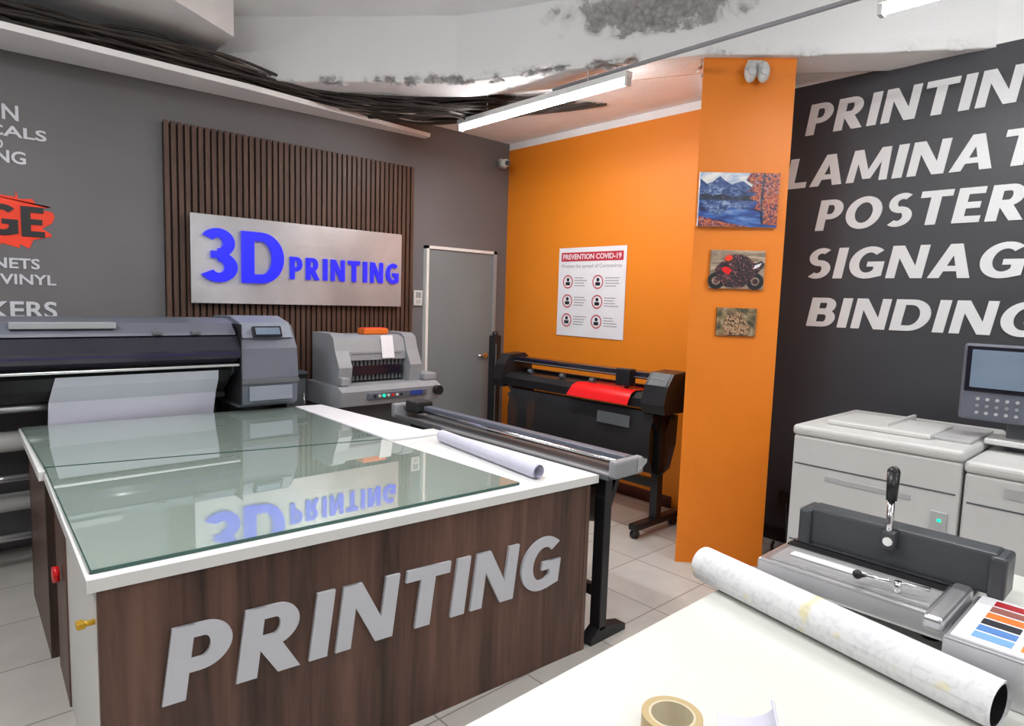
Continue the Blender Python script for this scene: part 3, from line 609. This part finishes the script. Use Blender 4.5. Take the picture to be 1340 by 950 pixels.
# ------------------------------------------------------------------ production printer
pr=grp("production_printer")
def unit(px,y0,y1,z,nm):
    box(nm+"_body",3.12,3.90,y0,y1,0.06,z-0.05,IVORY,pr,0.012)
    box(nm+"_plinth",3.16,3.88,y0+.02,y1-.02,0.0,0.06,BLACK,pr)
    box(nm+"_lid",3.11,3.90,y0-.005,y1+.005,z-0.05,z,IVORY,pr,0.018,3)
unit(3.12,0.645,1.34,0.99,"scanner_unit"); unit(3.12,-0.55,0.635,0.955,"finisher_unit")
box("lid_hinge_panel",3.25,3.62,0.80,1.24,0.99,1.015,IVORY,pr,0.008)
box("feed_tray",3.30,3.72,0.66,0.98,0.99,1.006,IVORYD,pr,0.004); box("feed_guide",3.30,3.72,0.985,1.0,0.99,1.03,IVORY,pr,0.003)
for z in (0.80,0.42): box("seam",3.117,3.121,0.66,1.325,z,z+0.006,MGREYD,pr)
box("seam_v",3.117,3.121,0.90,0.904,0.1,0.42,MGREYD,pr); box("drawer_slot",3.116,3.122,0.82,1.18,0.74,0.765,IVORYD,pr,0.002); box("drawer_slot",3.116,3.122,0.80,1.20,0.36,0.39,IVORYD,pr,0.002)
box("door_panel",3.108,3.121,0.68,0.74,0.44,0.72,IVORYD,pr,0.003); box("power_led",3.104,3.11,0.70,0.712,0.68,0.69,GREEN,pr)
for z in (0.78,0.50): box("seam",3.117,3.121,-0.5,0.62,z,z+0.006,MGREYD,pr)
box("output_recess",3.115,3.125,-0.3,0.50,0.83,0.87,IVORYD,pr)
box("console_post",3.50,3.56,0.48,0.58,0.95,1.15,MGREYD,pr,0.01); box("console_base",3.42,3.62,0.44,0.64,0.985,1.01,IVORY,pr,0.006)
sc=grp("touch_console",(3.42,0.745,1.085),-math.pi/2); sc.parent=pr
box("shell",0.0,0.42,-0.01,0.04,0.0,0.335,BGREY,sc,0.014,3); box("bezel",0.015,0.405,-0.014,-0.009,0.125,0.325,BLACKG,sc,0.003); box("screen",0.035,0.385,-0.017,-0.013,0.145,0.31,SCREEN,sc)
for i in range(5):
    for j in range(3): cyl("key",(0.07+0.035*i,-0.008,0.035+0.03*j),(0.07+0.035*i,-0.016,0.035+0.03*j),0.007,[IVORYD,MGREY,IVORYD][j],sc)
cyl("start_key",(0.30,-0.008,0.06),(0.30,-0.02,0.06),0.02,GREEN,sc); cyl("stop_key",(0.36,-0.008,0.06),(0.36,-0.02,0.06),0.015,RED,sc)
ps=grp("power_cable")
curve("leads",[[(4.10,1.84,0.01),(3.95,1.80,0.012),(3.85,1.66,0.012),(3.70,1.60,0.012),(3.55,1.52,0.012)],[(4.14,1.80,0.30),(4.06,1.74,0.10),(3.95,1.70,0.012),(3.78,1.55,0.012)]],0.008,BLACK,ps)
box("adapter",4.12,4.166,1.76,1.84,0.28,0.36,BLACK,ps,0.008)

# ------------------------------------------------------------------ foreground work table
wt=grp("white_work_table")
box("top",0.38,2.32,-0.95,0.83,T-0.04,T,CREAM,wt,0.005)
for x,y in ((0.45,0.76),(2.22,0.76),(0.45,-0.88),(2.22,-0.88)): box("leg",x,x+0.05,y-0.025,y+0.025,0,T-0.04,MGREY,wt,0.004)
box("apron",0.44,2.27,0.765,0.785,T-0.14,T-0.04,CREAM,wt); box("apron",0.44,2.27,-0.9,-0.88,T-0.14,T-0.04,CREAM,wt)
g=paper_roll("large_paper_roll",(1.555,0.885,T+0.047),(1.41,0.20,T+0.047),0.046,4,0.90,MAPP)
tube=paper_roll("tmp",(1.555,0.885,T+0.047),(1.41,0.20,T+0.047),0.0405,1,0.99,BLACK)
for c in list(tube.children): c.parent=g; c.name="hollow_shade"  # black sleeve added inside to paint the shade of the open roll
bpy.data.objects.remove(tube)
tp=grp("tape_roll")
def annulus(name,c,r0,r1,h,m,parent):
    vs=[];fs=[];N=40
    for i in range(N):
        a=2*math.pi*i/N
        for r,z in ((r0,0),(r1,0),(r1,h),(r0,h)): vs.append((c[0]+r*math.cos(a),c[1]+r*math.sin(a),c[2]+z))
    for i in range(N):
        j=(i+1)%N
        for k in range(4): fs.append((4*i+k,4*j+k,4*j+(k+1)%4,4*i+(k+1)%4))
    return poly(name,vs,fs,m,parent,False)
annulus("tape",(0.93,0.572,T),0.040,0.052,0.045,TAPE,tp); annulus("core",(0.93,0.572,T),0.036,0.040,0.045,TAPEC,tp)
# loose, slightly curled sheet of paper
vs=[];fs=[]
for i in range(25):
    t=i/24; cu=math.pi*1.15*t; wx=0.13*t; 
    for u in (0,1):
        bx=1.055-0.30*u; by=0.555-0.30*u*0.62
        px=0.035*math.sin(cu)+0.10*t; pz=0.035*(1-math.cos(cu))*0.8
        vs.append((bx+0.35*px, by-px, T+0.002+pz*(1 if t<1 else 1)))
for i in range(24): fs.append((2*i,2*i+1,2*i+3,2*i+2))
poly("curled_paper_sheet",vs,fs,LILAC,None,True)

# ------------------------------------------------------------------ manual creasing machine
mc=grp("manual_creasing_machine")
for x in (1.70,2.05):
    for y in (0.38,0.68): cyl("foot",(x,y,T),(x,y,T+0.04),0.02,BLACK,mc)
box("bed",1.60,2.12,0.32,0.76,T+0.04,0.895,ALU,mc,0.008)
box("bed_plate",1.62,1.79,0.37,0.73,0.895,0.903,PLATE,mc,0.002)
box("crease_channel",1.735,1.76,0.37,0.74,0.903,0.908,BLACK,mc); box("chrome_strip",1.765,1.78,0.37,0.74,0.903,0.911,CHROME,mc)
box("blade_bar",1.79,1.865,0.285,0.715,0.905,1.005,BAR,mc,0.007)
box("bar_cap",1.78,1.875,0.70,0.735,0.90,1.0,BAR,mc,0.008); box("bar_cap",1.78,1.875,0.265,0.30,0.90,1.0,BAR,mc,0.008)
box("bar_pivot",1.765,1.80,0.49,0.52,0.95,1.0,BAR,mc,0.006); cyl("pivot_bolt",(1.762,0.505,0.975),(1.79,0.505,0.975),0.011,CHROME,mc)
cyl("lever_rod",(1.772,0.505,0.965),(1.79,0.512,1.08),0.0085,CHROME,mc); cyl("lever_grip",(1.787,0.511,1.075),(1.80,0.515,1.145),0.0125,BLACK,mc,r2=0.015); sph("grip_end",(1.80,0.515,1.145),0.015,BLACK,mc)
box("back_table",1.87,2.12,0.34,0.74,0.895,0.902,WLAM,mc,0.002); box("back_fence",2.03,2.05,0.34,0.72,0.902,0.93,ALU,mc,0.003)
box("ruler",1.66,1.69,0.52,0.70,0.904,0.908,PAPER,mc,0.001)
cyl("stop_rod",(1.62,0.51,0.925),(1.66,0.38,0.925),0.005,CHROME,mc); sph("stop_knob",(1.618,0.52,0.925),0.011,BLACK,mc); cyl("stop_post",(1.64,0.44,0.90),(1.64,0.44,0.93),0.008,CHROME,mc)
box("side_rail",1.53,1.785,0.322,0.362,0.885,0.918,ALU,mc,0.01,3)
cs=grp("colour_swatch_chart")
box("board",1.50,1.785,-0.12,0.315,T+0.001,0.90,ALU,cs,0.004); box("card",1.51,1.78,-0.11,0.305,0.90,0.905,PAPER,cs,0.001)
cols=[[(0.45,0.02,0.03),(0.60,0.05,0.03),(0.30,0.03,0.12)],[(0.30,0.10,0.08),(0.45,0.22,0.12),(0.8,0.5,0.1)],[(0.85,0.20,0.03),(0.20,0.05,0.30),(0.03,0.10,0.5)],[(0.02,0.02,0.03),(0.05,0.03,0.35),(0.02,0.3,0.2)],[(0.10,0.25,0.60),(0.03,0.10,0.30),(0.35,0.35,0.38)],[(0.20,0.42,0.72),(0.85,0.30,0.05),(0.5,0.5,0.52)]]
for i,row in enumerate(cols):
    for j,c in enumerate(row):
        x=1.765-0.040*i; y=0.275-0.080*j
        box("swatch_%d_%d"%(i+1,j+1),x-0.030,x,y-0.066,y,0.905,0.9062,mat("swatch_%d_%d"%(i,j),c,0.4,var=0.02),cs)

# ------------------------------------------------------------------ lights
def fixture(name,x,y0,y1,z,zc,power=40):
    g=grp(name)
    box("batten",x-0.03,x+0.03,y0,y1,z+0.022,z+0.06,WLAM,g,0.004)
    for a in (y0,y1-0.02): box("end_cap",x-0.022,x+0.022,a,a+0.02,z-0.022,z+0.03,IVORY,g,0.003)
    cyl("tube",(x,y0+.02,z),(x,y1-.02,z),0.017,TUBE,g)
    for t in (0.2,0.8):
        a=y0+(y1-y0)*t
        cyl("hanger",(x,a,z+0.06),(x,a,zc),0.004,ALU,g,seg=8)
    L=bpy.data.lights.new(name+"_lamp",'AREA'); L.shape='RECTANGLE'; L.size=y1-y0; L.size_y=0.08; L.energy=power; L.color=(1.0,1.0,0.99)
    o=bpy.data.objects.new("lamp_emitter",L); COL.objects.link(o); o.parent=g
    o.location=(x,(y0+y1)/2,z-0.025); o.rotation_euler=(0,0,math.pi/2)
    return g
fixture("fluorescent_light",3.03,2.38,3.94,2.80,3.0,power=22)
fixture("fluorescent_light",3.03,-0.42,1.08,2.80,3.34,power=12)
fixture("fluorescent_light",-0.6,2.1,3.6,2.9,3.12,power=30)
fixture("fluorescent_light",0.9,1.0,2.5,3.12,3.34,power=34)  # unseen fixture added overhead to light the room
fixture("fluorescent_light",-0.3,-1.9,-0.4,3.0,3.34,power=26)  # added behind the camera as extra room light, never in view
fixture("fluorescent_light",2.0,-2.4,-0.9,3.0,3.34,power=16)  # another out-of-view fixture, added behind the camera for fill
cd=grp("conduit_pipe"); curve("pipe",[[(3.05,3.0,2.89),(3.05,1.05,2.89)]],0.012,MGREY,cd); curve("pipe_drop",[[(3.05,1.05,2.89),(3.05,-0.6,3.30)]],0.012,MGREY,cd)

w=bpy.data.worlds.new("world"); S.world=w; w.use_nodes=True; w.node_tree.nodes["Background"].inputs[0].default_value=(0.9,0.95,1,1); w.node_tree.nodes["Background"].inputs[1].default_value=0.4

# ------------------------------------------------------------------ camera
f,pitch,roll,yaw=843.65,0.098572,0.031536,0.825962
def ray(u,v):
    c,s=math.cos(roll),math.sin(roll); u2=u*c+v*s; v2=-u*s+v*c
    cp,sp_=math.cos(pitch),math.sin(pitch); z=-v2*cp-f*sp_; h=f*cp-v2*sp_
    return Vector((u2*math.sin(yaw)+h*math.cos(yaw),-u2*math.cos(yaw)+h*math.sin(yaw),z))
a=ray(0,0); xr=(ray(1,0)-a).normalized(); yu=-(ray(0,1)-a).normalized(); zb=-a.normalized()
cam=bpy.data.cameras.new("camera"); cam.sensor_width=36; cam.lens=f/1340*36; cam.clip_start=0.02
co=bpy.data.objects.new("camera",cam); COL.objects.link(co)
M=Matrix((xr,yu,zb)).transposed().to_4x4(); M.translation=(0,0,1.55); co.matrix_world=M
S.camera=co
S.view_settings.view_transform='Standard'; S.view_settings.look='None'; S.view_settings.exposure=0.0
